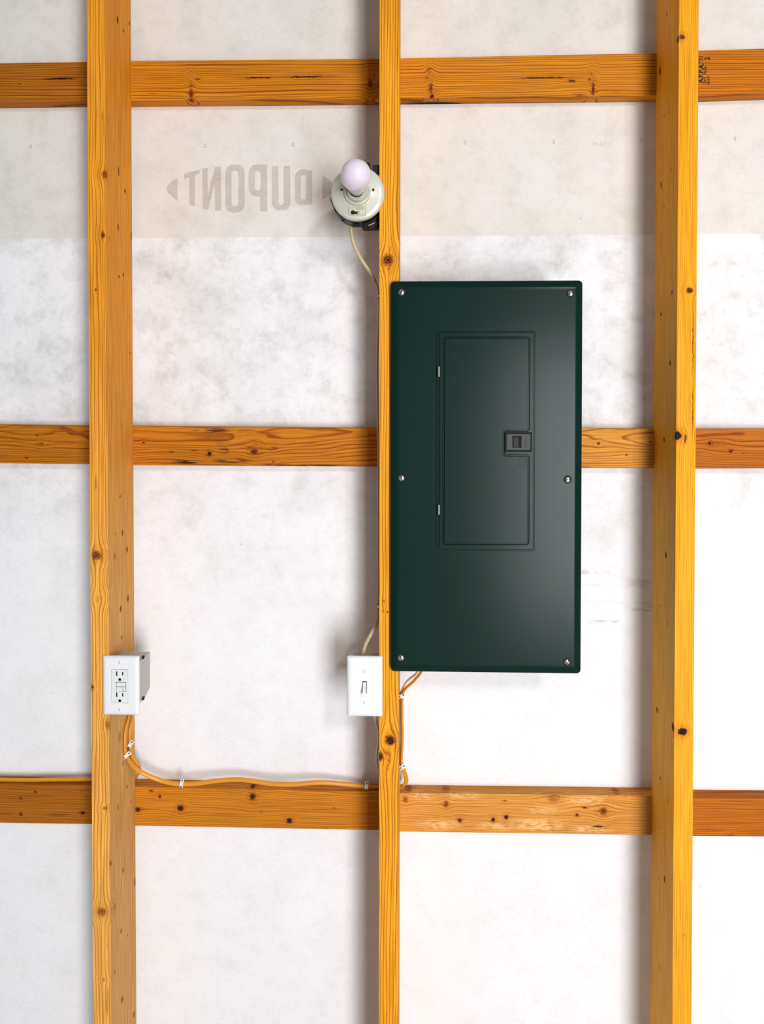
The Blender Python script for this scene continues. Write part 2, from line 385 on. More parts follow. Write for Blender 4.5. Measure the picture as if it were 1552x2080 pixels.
# ------------------------------------------------------------------ writing on the house wrap (seen from the back, so mirrored)
LZ = 3.88
def lp(u, v): q = at(300 + u/LZ, 260 + v/LZ, -0.0002); return (q.x, q.z)
def flat(name, polys, mat, parent, y):
    bm = bmesh.new(); fill2d(bm, polys, y); return obj(name, bm, mat, parent)
def rp(u0, u1, v0, v1, r, n=5): return [lp(u, v) for u, v in rrect(u0, u1, v0, v1, r, n)]
letters = [
 [[lp(*q) for q in ((235,388),(205,408),(175,434),(152,462),(148,480),(160,508),(190,540),(215,562),(236,576))]],
 [[lp(*q) for q in ((287,364),(320,350),(410,329),(405,362),(374,371),(372,617),(330,607),(326,384),(290,405))]],
 [[lp(*q) for q in ((430,322),(472,314),(474,520),(531,306),(578,302),(580,654),(530,650),(528,440),(476,642),(433,640))]],
 [rp(612,764,288,667,62), rp(660,715,338,618,26)],
 [[lp(*q) for q in ((942,289),(870,287),(830,292),(803,322),(794,360),(795,480),(808,515),(840,536),(884,542),(888,655),(942,657))], rp(846,890,340,492,20)],
 [[lp(*q) for q in ((978,302),(1029,300),(1031,585),(1040,604),(1052,608),(1066,602),(1072,585),(1071,299),(1123,300),(1125,600),(1110,634),(1080,650),(1025,650),(992,632),(979,602))]],
 [[lp(*q) for q in ((1298,338),(1240,326),(1210,325),(1176,345),(1158,380),(1160,560),(1172,594),(1200,610),(1250,606),(1298,600))], rp(1206,1250,372,564,20)],
 [[lp(*q) for q in ((1378,373),(1410,392),(1445,420),(1472,452),(1478,470),(1470,490),(1440,520),(1410,544),(1378,562))]]]
for i, pl in enumerate(letters):
    flat('printed_letter' if 0 < i < 7 else 'printed_arrowhead', pl, M_INK, wall, -0.0002)
for px, py in ((417,298),(595,296),(945,292),(1125,290),(1303,287),(62,300),(1493,284)):
    bm = bmesh.new()
    for dx, dy, w_, h_ in ((0,0,4.4,1.6),(-1.6,3,1.5,7),(1.6,3,1.5,7),(0,5.5,4.4,2.0)):
        a = at(px-w_/2+dx, py-6+dy+h_/2+1, -0.0002); b = at(px+w_/2+dx, py-6+dy-h_/2+1, -0.0002)
        y = -0.0002 - 0.00002*abs(dx) - 0.00001*dy
        vs = [bm.verts.new(q) for q in ((a.x, y, a.z), (b.x, y, a.z), (b.x, y, b.z), (a.x, y, b.z))]; bm.faces.new(vs)
    obj('printed_tick', bm, M_INK, wall)
def text_bm(s, size, bold=0.0):
    cu = bpy.data.curves.new('txt', 'FONT'); cu.body = s; cu.size = size; cu.offset = bold; cu.align_x = 'CENTER'; cu.align_y = 'CENTER'; cu.resolution_u = 2
    o = bpy.data.objects.new('txt', cu); COL.objects.link(o)
    dg = bpy.context.evaluated_depsgraph_get(); me = bpy.data.meshes.new_from_object(o.evaluated_get(dg))
    bm = bmesh.new(); bm.from_mesh(me); bpy.data.objects.remove(o); bpy.data.curves.remove(cu); bpy.data.meshes.remove(me)
    return bm
def place_text(bm, c, xa, za, y):           # xa / za: where text x and text y go, in the wall plane
    for v in bm.verts:
        u, t = v.co.x, v.co.y; v.co = (c.x + xa[0]*u + za[0]*t, y, c.z + xa[1]*u + za[1]*t)
    return bm
obj('printed_number', place_text(text_bm('115240', 0.0125), at(1218, 292.5, 0), (-0.85, 0), (0, 1.0), -0.0002), M_INK, wall)

# ------------------------------------------------------------------ framing
GAP = 0.0004
def stud_lines(pt, pb):                      # centre line of the front face from two pixels -> x at z=0 and z=ZT
    a, b = at(*pt, -S), at(*pb, -S); m = (a.x-b.x)/(a.z-b.z)
    return lambda z: b.x + m*(z - b.z)
STUDS = dict(left=stud_lines((194.5, 15), (207.5, 2065)), mid=stud_lines((791, 20), (789.3, 2060)), right=stud_lines((1399.5, 25), (1385.2, 2050)))
HWD = dict(left=0.0185, mid=0.0195, right=0.0188)
def stud_x(k, side, z): return STUDS[k](z) + side*HWD[k]
def K(p, org, rl, ra, s=1.0, rd=None, g=0.75):
    return (tuple(Vector(p) - Vector(org)), (rl, ra, rd if rd else max(ra, 0.004)), s, g)

def stud(k, label, mat_fn):
    z0, z1 = 0.0, ZT
    bm = bmesh.new()
    c = [(STUDS[k](z) + sx*HWD[k], y, z) for sx in (-1, 1) for y in (-S, -T-0.0004) for z in (z0, z1)]
    hexa(bm, c)
    org = (STUDS[k](0), -(S+T)/2, 0)
    o = obj('wall_stud', bm, mat_fn(org), None, org, bev=0.0022, seg=2)
    return tag(o, label, 'stud', 'upright studs of the wall frame')

px2m = 1.5128/F
def kf(org, px, py, rl, ra, s=1.0, g=0.75): return K(at(px, py, -S), org, rl*px2m, ra*px2m, s, None, g)
def kl(org, k, side, px, py, rl, ra, s=1.0, g=0):
    z = at(px, py, -0.1).z; q = atx(px, py, stud_x(k, side, z))
    return (tuple(q - Vector(org)), (rl*px2m, 0.004, ra*px2m*2.2), s, g)
def mat_left(o):
    ks = [kf(o,214,354,9,8,.65), kf(o,209,478,6,5,.8), kf(o,195,588,4,2,.9), kf(o,196,1128,11,11,.75), kf(o,207,1852,10,11,.65), kf(o,213,1642,4,5,.6), kf(o,219,1472,9,6,.5), kf(o,210,1990,4,4,.4), kf(o,188,1396,4,3,.9), kf(o,199,1216,9,9,.14)]
    for px, py, a, b, s in ((239,40,9,2,.9),(263,48,4,2,.8),(251,63,5,1.6,.8),(241,348,12,1.6,.8),(254,388,6,2.2,.9),(268,480,11,4.5,.5),(240,462,9,1.8,.8),(242,562,4,1.6,.9),(251,558,4,1.6,.9),(264,718,2,1.5,.9),(222,484,7,2.5,.35),(244,1008,3,2,.8),(249,1082,8,2.4,.7),(258,1116,8,2.6,.7),(233,1130,8,4,.4),(260,1216,8,2.6,.7),(245,1237,8,2.2,.7),(247,1296,5,1.5,.8),(235,1085,3,1.4,.7),(243,1497,14,3.5,.35),(250,1550,6,1.6,.8),(258,1598,5,1.8,.7),(240,1640,7,2,.5),(266,1628,2,1.4,.8),(225,1753,7,1.6,.7),(250,1768,8,2.2,.75),(274,1792,11,3,.6),(233,1842,9,3.2,.45),(246,1890,7,1.8,.65),(259,1900,2,1.4,.8),(248,2030,8,2.2,.75),(272,2060,8,2.4,.65),(233,1975,6,1.4,.6)):
        ks.append(kl(o,'left',1,px,py,a,b,s))
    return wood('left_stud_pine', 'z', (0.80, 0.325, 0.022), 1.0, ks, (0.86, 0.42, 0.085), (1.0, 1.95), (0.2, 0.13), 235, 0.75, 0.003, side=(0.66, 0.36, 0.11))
def mat_mid(o):
    ks = [kf(o,788,528,14,12,.8,.9), kf(o,793,1504,12,10,.95,.9), kf(o,772,1537,10,8,.9), kf(o,776,1240,3,2,.5), kf(o,787,1243,2,2,.8), kf(o,789,1540,28,6,.12), kf(o,780,1222,5,2,.5)]
    return wood('middle_stud_pine', 'z', (0.86, 0.37, 0.018), 2.3, ks, None, (1, 2), (0.15, 0.03), 190, 0.85, 0.004, fleck=0.3)
def mat_right(o):
    ks = [kf(o,1386,75,6,6,.9), kf(o,1376,885,9,9,1.5,.9), kf(o,1392,890,10,3,.8), kf(o,1401,590,6,7,.9), kf(o,1386,1486,8,10,1.3,.9), kf(o,1389,1900,3,2,.3), kf(o,1408,700,70,.9,.9,.1), kf(o,1407,830,60,.9,.8,.1)]
    for px, py, a, b, s in ((1377,80,8,3,.8),(1341,143,13,2,1),(1354,28,5,1.2,.8),(1349,235,4,1.2,.7),(1363,345,6,2,.35),(1343,375,7,2,.8),(1346,384,6,1,.6),(1349,420,4,1,.7),(1341,500,2,1,.7),(1365,594,6,3,.7),(1343,639,5,2.6,.8),(1361,738,7,2.4,.9),(1349,893,6,2,.8),(1353,1127,9,2.4,.8),(1342,1230,3,1.5,.7),(1356,1268,7,1.2,.6),(1335,1443,7,3.5,.7),(1367,1477,9,3.4,1.2),(1341,1580,5,1.3,.8),(1356,1626,5,1.2,.7),(1338,1680,5,1.2,.7),(1350,1786,8,2.2,.9),(1338,1785,4,1,.6),(1340,1966,5,1.4,.8)):
        ks.append(kl(o,'right',-1,px,py,a,b,s))
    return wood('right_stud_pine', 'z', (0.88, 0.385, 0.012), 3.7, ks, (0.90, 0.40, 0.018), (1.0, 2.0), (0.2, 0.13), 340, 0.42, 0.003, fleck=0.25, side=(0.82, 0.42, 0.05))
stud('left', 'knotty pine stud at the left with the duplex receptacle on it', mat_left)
stud('mid', 'middle pine stud between the lamp holder and the green panel', mat_mid)
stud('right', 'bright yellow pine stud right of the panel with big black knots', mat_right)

def board(x_l, x_r, top, bot, label, wood_kw, knots=(), stains=None, pale=None):
    """girt board behind the studs, joints on the studs; top/bot: two front-edge pixels each"""
    def line(a, b):
        p, q = at(*a, -T), at(*b, -T); m = (q.z-p.z)/(q.x-p.x); return lambda x: p.z + m*(x-p.x)
    lt, lb = line(*top), line(*bot)
    xs = [(x_l(z) if callable(x_l) else x_l, x_r(z) if callable(x_r) else x_r) for z in (lb(0), lt(0))]
    bm = bmesh.new()
    c = []
    for i in (0, 1):
        for y in (-T, -0.0012):
            for zi in (0, 1):
                x = xs[zi][i]; c.append((x, y, (lb, lt)[zi](x)))
    hexa(bm, c)
    org = ((xs[0][0]+xs[0][1])/2, -T/2, lb((xs[0][0]+xs[0][1])/2))
    ks = []
    for kk in knots:
        px, py, a, b, s = kk[:5]; f = kk[5] if len(kk) > 5 else 'f'; g = kk[6] if len(kk) > 6 else 0.75
        if f == 'f': q = at(px, py, -T); r = (a*px2m*1.06, b*px2m*1.06, max(b, 4)*px2m)
        else: q = atz(px, py, (lt if f == 't' else lb)(at(px, py, -T/2).x)); r = (a*px2m, 0.004, b*px2m*6)
        ks.append((tuple(q - Vector(org)), r, s, g))
    ss = None
    if stains: ss = [(tuple(at(px, py, -T) - Vector(org)), (a*px2m, b*px2m, 0.02), s) for px, py, a, b, s in stains]
    pp = [(tuple(at(px, py, -T) - Vector(org)), (a*px2m, b*px2m, 0.02), s) for px, py, a, b, s in pale] if pale else None
    o = obj('girt_board', bm, wood('%s_pine' % label.replace(' ', '_')[:40], 'x', knots=ks, stain=ss, pale=pp, **wood_kw), None, org, bev=0.0016, seg=2)
    return tag(o, label, 'board', 'horizontal girt boards behind the studs')
LL = lambda z: STUDS['left'](z) - GAP
LR = lambda z: STUDS['left'](z) + GAP
ML = lambda z: STUDS['mid'](z) - GAP
MR = lambda z: STUDS['mid'](z) + GAP
RL = lambda z: STUDS['right'](z) - GAP
RR = lambda z: STUDS['right'](z) + GAP
B_TOP = dict(base=(0.70, 0.255, 0.012), pith=(0.20, 0.02), freq=210, line=0.9, wob=0.004)
B_MID = dict(base=(0.64, 0.22, 0.012), pith=(0.07, 0.035), freq=240, line=0.8, wob=0.007)
B_LOW = dict(base=(0.72, 0.29, 0.03), pith=(0.13, 0.03), freq=240, line=0.6, wob=0.006)
def kw(d, **k):
    r = dict(d); r.update(k); r['base'] = tuple(v*0.87 for v in r['base']); return r
# upper row
board(X0, LL, ((33,128),(175,126)), ((33,207),(175,205)), 'upper girt board at the far left with a dark pitch streak', kw(B_TOP, seed=4.1, base=(0.52, 0.17, 0.012)), [(120,160,40,1.6,1.2,'f',.1),(40,170,2,2,.6)])
board(LR, ML, ((268,124),(770,119.5)), ((268,205),(770,200.3)), 'upper girt board over the printed wrap with two long pitch streaks', kw(B_TOP, seed=5.2), [(388,190,5,11,.8,'f'),(388,204,5,5,.9),(525,158,30,1.6,1.3,'f',.1),(622,156,38,1.6,1.3,'f',.1),(752,170,6,11,.7),(760,153,3,3,.7),(402,161,5,1.6,.8),(388,172,4,8,.35)])
board(MR, RL, ((812,118.5),(1332,108)), ((812,199.6),(1330,194)), 'upper girt board over the panel with a black streak and slanting knots', kw(B_TOP, seed=6.3, base=(0.74, 0.28, 0.014)), [(875,180,4,14,.75),(877,196,4,4,1.1),(868,158,3,2,.7),(872,144,4,6,.4),(1105,158,52,1.5,1.2,'f',.1),(1162,164,8,3,.9),(1205,180,4,14,.8),(1197,161,3,2.5,.8),(1201,150,5,4,.4),(1177,196,9,4,.7),(880,212,70,2.5,1.3,'b',.1)])
tb = board(RR, X1, ((1417,103),(1500,100.5)), ((1417,194.5),(1500,192)), 'short upper girt board with black grade stamp at the right edge', kw(B_TOP, seed=7.4, base=(0.66, 0.21, 0.010), freq=190))
# middle row
board(X0, LL, ((20,863),(183,865.5)), ((20,941),(183,943)), 'middle girt board at the far left with a cathedral grain figure', kw(B_MID, seed=8.5, base=(0.56, 0.19, 0.012)), [(76,884,3,2,1),(54,930,3,2,1),(127,869,3,1.5,.8),(85,902,10,4,.1,'f',.9)])
board(LR, ML, ((275,865.5),(768,870)), ((275,945),(768,948)), 'middle girt board with black mill stain left of the panel', kw(B_MID, seed=9.6), [(292,899,3,3,1),(425,922,5,5,1.1),(348,918,3,2,.9),(516,917,9,8,.85),(555,911,6,4,.5),(394,915,5,1.5,.7),(556,938,3,2,.8),(515,900,14,8,.12)],
  [(430,874,60,8,.95),(500,876,30,6,.8),(380,938,50,8,1),(470,936,60,8,.9),(455,915,16,12,.8),(640,946,90,3.5,.9),(450,895,20,20,.35),(560,944,60,4,.8)])
board(MR, RL, ((1180,870),(1326,871)), ((1180,951),(1326,951)), 'light middle girt board between the panel and the right stud', kw(B_MID, seed=10.7, base=(0.78, 0.34, 0.045)), [(1216,901,3,3,1),(1273,925,2,2,.9),(1322,898,3,1.5,.8)], [(1190,948,14,4,.9)])
board(RR, X1, ((1413,871.5),(1520,871.5)), ((1413,952),(1520,951.5)), 'middle girt board with two round knots at the right edge', kw(B_MID, seed=11.8, base=(0.55, 0.165, 0.010)), [(1443,900,3.5,3.5,1.1),(1484,917,3.5,3.5,1.1),(1510,921,4,1.5,.6),(1462,906,12,7,.12)])
# lower row
board(X0, LL, ((6,1593),(187,1595)), ((6,1671),(187,1674)), 'lower girt board at the far left under the cable run', kw(B_LOW, seed=12.9, base=(0.47, 0.155, 0.012)), [(42,1620,3,3,.9),(72,1609,4,2,.9),(42,1654,4,3.5,1),(168,1651,5,4.5,1.1),(166,1608,3,2,.6),(10,1653,20,1,.7,'f',.1)], [(120,1655,40,6,.45)])
board(LR, ML, ((277,1598),(768,1609)), ((277,1677),(768,1686)), 'lower girt board with round dark knots and orange cable on top', kw(B_LOW, seed=14.1, base=(0.68, 0.25, 0.016)), [(280,1645,6,5,1),(325,1618,4,4,.9),(367,1642,7,7,1.1),(513,1618,7,8,1),(588,1667,6,6,1.1),(307,1606,4,1.5,1.2),(678,1641,3,2,.5),(530,1649,2,2,.6),(514,1597,6,2,.9,'t')])
board(MR, RL, ((812,1610.3),(1323,1616.5)), ((812,1689),(1322,1696)), 'lower girt board with pale planer marks and many knots', kw(B_LOW, seed=15.2, base=(0.80, 0.36, 0.065)), [(824,1624,6,7,.6),(906,1633,6,8,.7),(934,1667,5,5,1.1),(1002,1665,5,5,1.1),(1028,1660,5,5,1.1),(1125,1622,13,9,.45),(1172,1655,4,4,.9),(1188,1641,5,1.5,1.1),(1226,1648,9,9,.75),(1215,1679,12,2,1.1,'f',.2),(1025,1627,4,3,.5),(830,1600,9,3,.6,'t'),(906,1601,10,3,.5,'t'),(1250,1606,8,3,.5,'t')], None,
  [(890,1675,70,18,.55),(1090,1675,90,22,.65),(855,1617,45,14,.45),(940,1616,60,12,.5),(1190,1625,60,14,.6),(1200,1685,60,12,.7),(1010,1678,60,14,.55),(1100,1645,60,14,.45)])
board(RR, X1, ((1410,1621),(1538,1622)), ((1410,1698),(1540,1699)), 'plain reddish lower girt board at the right edge', kw(B_LOW, seed=16.3, base=(0.58, 0.17, 0.010)), [(1440,1685,30,2,.4,'f',.3),(1484,1697,8,3,.6)])
# grade stamp on the short upper girt board
def stamp(s, px, py, size, bold=0.0, sq=1.0):
    o = obj('grade_stamp', place_text(text_bm(s, size, bold), at(px, py, -T), (0.02, sq), (-1, 0.02), -T-0.0003), M_STAMP, tb); return o
stamp('A.F.P.A.', 1424.5, 148.5, 0.0128, 0.0006, 1.02)
stamp('\u00ae', 1421.5, 126.5, 0.0055, 0.0002, 1.0)
stamp('31', 1424, 118.5, 0.0118, 0.0004, 0.95)
stamp('S-P-F   NLGA', 1432.5, 152, 0.0072, 0.00025, 0.9)
stamp('KD-HT', 1439.5, 163, 0.0072, 0.00025, 0.85)
stamp('2', 1437, 119, 0.0150, 0.0007, 0.75)

# ------------------------------------------------------------------ electric panel
YP0, YP1 = -S-0.0006, -S-0.0165
pTL, pTR, pBL, pBR = at(794.5, 571, YP0-.008), at(1184, 571, YP0-.008), at(793, 1362, YP0-.008), at(1177.5, 1367.5, YP0-.008)
px0, px1 = (pTL.x+pBL.x)/2, (pTR.x+pBR.x)/2; pz0, pz1 = (pBL.z+pBR.z)/2, (pTL.z+pTR.z)/2
pan = thing('breaker_panel', ((px0+px1)/2, -0.09, pz0), 'dark green metal breaker panel with closed door, right of the middle stud', 'panel')
o_r = rrect(px0, px1, pz0, pz1, 0.008, 5)
bm = bmesh.new()
ry = lambda poly, y: [(x, y, z) for x, z in poly]
pin = lambda d, y: ry(rrect(px0+d, px1-d, pz0+d, pz1-d, max(0.008-d*0.5, 0.002), 5), y)
loops(bm, [pin(0, YP0), pin(0, YP1+0.0055), pin(.0009, YP1+0.0042), pin(.0105, YP1+0.0012), pin(.0122, YP1+0.0003), pin(.0145, YP1), pin(.02, YP1)])
obj('cover', bm, M_PANEL, pan, smooth=True)
bm = bmesh.new(); box(bm, stud_x('mid', 1, 1.6)+0.003, px1-0.014, -0.0405, YP0+0.0003, pz0+0.012, pz1-0.012)
obj('enclosure', bm, M_PANEL, pan, bev=0.002)
YD = YP1
def dp(px, py, y=YD): q = at(px, py, y-0.004); return (q.x, q.z)
# raised frame round the door
d0 = dp(885.5, 1119); d1 = dp(1088, 672)
fo = rrect(d0[0], d1[0], d0[1], d1[1], 0.004, 4)
bm = bmesh.new(); loops(bm, [ry(fo, YD+0.0004), ry(fo, YD-0.0006), ry(offset_poly(fo, 0.0012), YD-0.0016)])
obj('door_frame', bm, M_PANEL, pan, smooth=True)
# the door with its embossed groove
e0 = dp(891.5, 1115.5); e1 = dp(1085.5, 675)
DT = YD-0.0046
do = rrect(e0[0], e1[0], e0[1], e1[1], 0.003, 4)
door_poly_px = [(902, 686), (1075, 686), (1074.5, 875), (1023, 875), (1023, 925), (1073.5, 925), (1073, 1105), (900.5, 1105)]
gp = round_poly([dp(*q) for q in door_poly_px], 0.0062, 4)
bm = bmesh.new()
top_in = rrect(e0[0]+.0022, e1[0]-.0022, e0[1]+.0022, e1[1]-.0022, 0.0015, 4)
loops(bm, [ry(do, YD-0.0012), ry(do, DT+0.0012), ry(offset_poly(do, 0.0012), DT), ry(top_in, DT)], cap1=False); gr = [offset_poly(gp, -0.0021), offset_poly(gp, -0.0008), offset_poly(gp, 0.0008), offset_poly(gp, 0.0021)]
gr.insert(0, offset_poly(gp, -0.0029)); fill2d(bm, [top_in, gr[0]], DT)
loops(bm, [ry(gr[0], DT), ry(gr[1], DT), ry(gr[2], DT+0.0027), ry(gr[3], DT+0.0027), ry(gr[4], DT), ry(offset_poly(gp, 0.0032), DT)], cap0=False, cap1=False)
fill2d(bm, [offset_poly(gp, 0.0032)], DT)
bmesh.ops.remove_doubles(bm, verts=bm.verts, dist=1e-6)
door = obj('door', bm, M_PANEL, pan, smooth=True)
# hinges in the left edge of the door
for py in (755, 1035):
    c = Vector((dp(891.5, py)[0], 0, dp(891.5, py)[1])); c.y = DT+0.0004
    bm = bmesh.new(); box(bm, c.x-0.0034, c.x+0.0034, DT-0.0004, DT+0.004, c.z-0.0108, c.z+0.0108)
    hg = obj('hinge', bm, M_BLACKHOLE, door, bev=0.0008)
    bm = bmesh.new(); loops(bm, [[(c.x + 0.0017*math.cos(t*math.pi/5), DT-0.0004+0.0017*math.sin(t*math.pi/5), zz) for t in range(10)] for zz in (c.z-0.0096, c.z+0.0096)])
    obj('hinge_pin', bm, M_STEEL, pan, smooth=True)
# latch
l0 = dp(1025, 917.5); l1 = dp(1080.5, 878)
bm = bmesh.new(); prism(bm, rrect(l0[0], l1[0], l0[1], l1[1], 0.001, 2), DT-0.0002, DT+0.003)
obj('latch_recess', bm, M_BLACKHOLE, door)
l0 = dp(1028.5, 914); l1 = dp(1077.5, 881.5)
s0 = dp(1040.5, 909.5); s1 = dp(1059, 885.5)
bm = bmesh.new(); fr_ = rrect(l0[0], l1[0], l0[1], l1[1], 0.0008, 2); sl = rrect(s0[0], s1[0], s0[1], s1[1], 0.0005, 2)
yl = DT-0.0016
loops(bm, [ry(fr_, DT), ry(fr_, yl+0.0006), ry(offset_poly(fr_, 0.0006), yl)], cap1=False)
fill2d(bm, [offset_poly(fr_, 0.0006), sl], yl); loops(bm, [ry(sl, yl), ry(sl, yl+0.0012)], cap0=False, cap1=False)
bmesh.ops.remove_doubles(bm, verts=bm.verts, dist=1e-6)
latch = obj('latch', bm, M_LATCH, pan)
bm = bmesh.new(); box(bm, s0[0]-.0002, s1[0]+.0002, yl+0.0011, yl+0.0014, s0[1]-.0002, s1[1]+.0002)
obj('latch_slot', bm, M_BLACKHOLE, latch)
bm = bmesh.new(); q0 = dp(1043, 908.5); q1 = dp(1053.5, 888)
prism(bm, [(q0[0], q0[1]), (q1[0], q0[1]), (q1[0]-0.001, q1[1]), (q0[0]+0.001, q1[1])], yl+0.0005, yl+0.0011)
obj('thumb_slide', bm, M_DARK, latch, bev=0.0004)
bm = place_text(text_bm('SQUARE D', 0.0056, 0.00012), Vector((dp(1068, 897.5)[0], 0, dp(1068, 897.5)[1])), (0, -0.86), (1.0, 0), yl-0.0001)
obj('latch_lettering', bm, M_LATCHINK, latch)
# knock-out for a lock under the latch
kc = dp(1060, 938.5); bm = bmesh.new()
hx = [(kc[0]+0.0088*math.cos(math.radians(22.5+45*i)), kc[1]+0.0098*math.sin(math.radians(22.5+45*i))) for i in range(8)]
loops(bm, [ry(hx, DT+0.0003), ry(offset_poly(hx, .0003), DT-0.0005), ry(offset_poly(hx, .0009), DT-0.0005), ry(offset_poly(hx, .0013), DT-0.0001)])
obj('knockout', bm, M_PANEL, door)
# six cover screws
def screw(name, cx, cz, y, r, mat, parent, slot=None, ang=0.0, dome=0.35):
    bm = bmesh.new()
    lathe(bm, cx, cz, [(r, y+0.0004), (r, y-r*0.12), (r*0.86, y-r*dome*0.6), (r*0.55, y-r*dome*0.92), (r*0.12, y-r*dome)], 20)
    s = obj(name, bm, mat, parent, smooth=True)
    if slot:
        bm = bmesh.new(); ca, sa = math.cos(ang), math.sin(ang); hw, hl = r*0.13, r*0.82
        pts = [(cx+u*ca-v*sa, cz+u*sa+v*ca) for u, v in ((-hl,-hw),(hl,-hw),(hl,hw),(-hl,hw))]
        prism(bm, pts, y-r*dome*1.03, y-r*dome*0.5); obj('screw_slot', bm, slot, s)
    return s
for i, (px, py) in enumerate(((816,594),(1159,596),(816,971),(1153,974),(815,1336),(1152,1344))):
    q = at(px, py, YP1); bm = bmesh.new(); lathe(bm, q.x, q.z, [(0.0080, YP1+0.0004), (0.0080, YP1-0.0003), (0.0068, YP1-0.0006)], 24)
    obj('screw_recess_ring', bm, M_BLACKHOLE, pan)  # dark of the recess round each screw, painted as a black ring
    screw('cover_screw', q.x, q.z, YP1-0.0006, 0.0063, M_CHROME, pan, M_BLACKHOLE, random.uniform(0, 3), 0.5)

# ------------------------------------------------------------------ wall plates
def plate(px0, px1, py0, py1, label, name, parent_loc_z=None):
    a = at(px0, py1, -S-0.0045); b = at(px1, py0, -S-0.0045)
    t = thing(name, ((a.x+b.x)/2, -S+0.03, a.z), label, 'switch' if 'switch' in name else 'outlet')
    return t, a.x, b.x, a.z, b.z
def plate_mesh(x0, x1, z0, z1, hole=None):
    bm = bmesh.new(); r = rrect(x0, x1, z0, z1, 0.0025, 4)
    y0, y1 = -S-0.0005, -S-0.0066
    pin = lambda d, y: ry(rrect(x0+d, x1-d, z0+d, z1-d, max(0.003-d*0.3, 0.001), 4), y)
    loops(bm, [pin(0, y0), pin(0, y0-0.0022), pin(.0012, y1+0.0022), pin(.0048, y1+0.0004), pin(.0075, y1), pin(.0095, y1)], cap1=(hole is None))
    if hole:
        fill2d(bm, [rrect(x0+.0095, x1-.0095, z0+.0095, z1-.0095, 0.001, 4), hole], y1); loops(bm, [ry(hole, y1), ry(hole, y1+0.003)], cap0=False, cap1=False)
        bmesh.ops.remove_doubles(bm, verts=bm.verts, dist=1e-6)
    return bm, y1
# --- light switch
sw, x0, x1, z0, z1 = plate(705, 777, 1333.5, 1455, 'white toggle light switch on the left side of the middle stud', 'light_switch')
q0, q1 = at(735.2, 1409, -S-.0066), at(746, 1383, -S-.0066)
hole = rrect(q0.x, q1.x, q0.z, q1.z, 0.0006, 2)
bm, yf = plate_mesh(x0, x1, z0, z1, hole); obj('cover_plate', bm, M_WHITE, sw, smooth=True)
bm = bmesh.new(); box(bm, q0.x-.0004, q1.x+.0004, yf+0.0022, yf+0.0026, q0.z-.0004, q1.z+.0004); obj('toggle_recess', bm, M_SEAM, sw)
bm = bmesh.new(); hi = offset_poly(hole, 0.0011); fill2d(bm, [offset_poly(hole, .0004), hi], yf+0.0006); obj('toggle_collar', bm, M_WHITE2, sw)
tx0, tx1 = q0.x+0.0019, q1.x-0.0019; zc = (q0.z+q1.z)/2
bm = bmesh.new()
prof = [(zc+0.0105, yf+0.0015), (zc+0.0100, yf-0.0005), (zc-0.0060, yf-0.0125), (zc-0.0120, yf-0.0135), (zc-0.0128, yf-0.0105), (zc-0.0085, yf+0.0015)]
loops(bm, [[(tx0+0.0002, y, z) for z, y in prof], [(tx1-0.0002, y, z) for z, y in prof]])
obj('toggle', bm, M_WHITE, sw, bev=0.0007)
for py in (1364, 1427):
    q = at(739.5, py, yf); screw('plate_screw', q.x, q.z, yf, 0.0033, M_WHITE2, sw, M_SEAM, math.pi/2, 0.22)
bx1 = stud_x('mid', -1, 1.2)-0.0006; bx0 = x0+0.008
bm = bmesh.new(); box(bm, bx0, bx1, -S+0.062, -S-0.0004, z0+0.012, z1-0.0155); obj('device_box', bm, M_BEIGEBOX, sw, bev=0.0015)
for px in (726, 752):
    q = at(px, 1331, -S+0.02); bm = bmesh.new(); box(bm, q.x-0.007, q.x+0.007, -S+0.008, -S+0.03, z1-0.0158, z1-0.0120); obj('cable_clamp', bm, M_GALV, sw, bev=0.001)
# --- duplex receptacle
ou, x0, x1, z0, z1 = plate(209, 282, 1333, 1452, 'white test-and-reset duplex receptacle with metal box on the left stud', 'wall_outlet')
h0, h1 = at(226.5, 1428, -S-.0066), at(260, 1360, -S-.0066)
hole = rrect(h0.x, h1.x, h0.z, h1.z, 0.0014, 3)
bm, yf = plate_mesh(x0, x1, z0, z1, hole); obj('cover_plate', bm, M_WHITE, ou, smooth=True)
bm = bmesh.new(); box(bm, h0.x-.001, h1.x+.001, yf+0.0024, yf+0.0028, h0.z-.001, h1.z+.001); obj('seam', bm, M_SEAM, ou)
ins = offset_poly(hole, 0.0006)
bm = bmesh.new(); loops(bm, [ry(ins, yf+0.0025), ry(ins, yf-0.0004), ry(offset_poly(ins, .0008), yf-0.0010)]); rec = obj('receptacle_face', bm, M_WHITE2, ou)
yr = yf-0.0010
def op(u, v): q = at(170+u/9.7, 1300+v/9.7, yr); return q.x, q.z
def slit(u0, u1, v0, v1, name='blade_slot', mat=M_BLACKHOLE, d=0.0002, bev=0):
    a = op(u0, v1); b = op(u1, v0); bm = bmesh.new(); box(bm, a[0], b[0], yr-d, yr+0.001, a[1], b[1]); return obj(name, bm, mat, rec, bev=bev)
for v in ((620, 705), (1035, 1120)): slit(640, 662, *v); slit(757, 779, v[0]+10, v[1]-6)
for v in (750, 1168):
    bm = bmesh.new(); a = op(684, v+52); b = op(738, v); cx = (a[0]+b[0])/2; w2 = (b[0]-a[0])/2; zt = b[1]-w2
    prism(bm, [(cx-w2, a[1])] + [(cx+w2*math.cos(math.pi*(1-i/8)), zt+w2*math.sin(math.pi*(1-i/8))) for i in range(9)] + [(cx+w2, a[1])], yr-0.0002, yr+0.001)
    obj('ground_hole', bm, M_BLACKHOLE, rec)
slit(642, 834, 824, 1020, 'button_gap', M_SEAM, 0.0001)
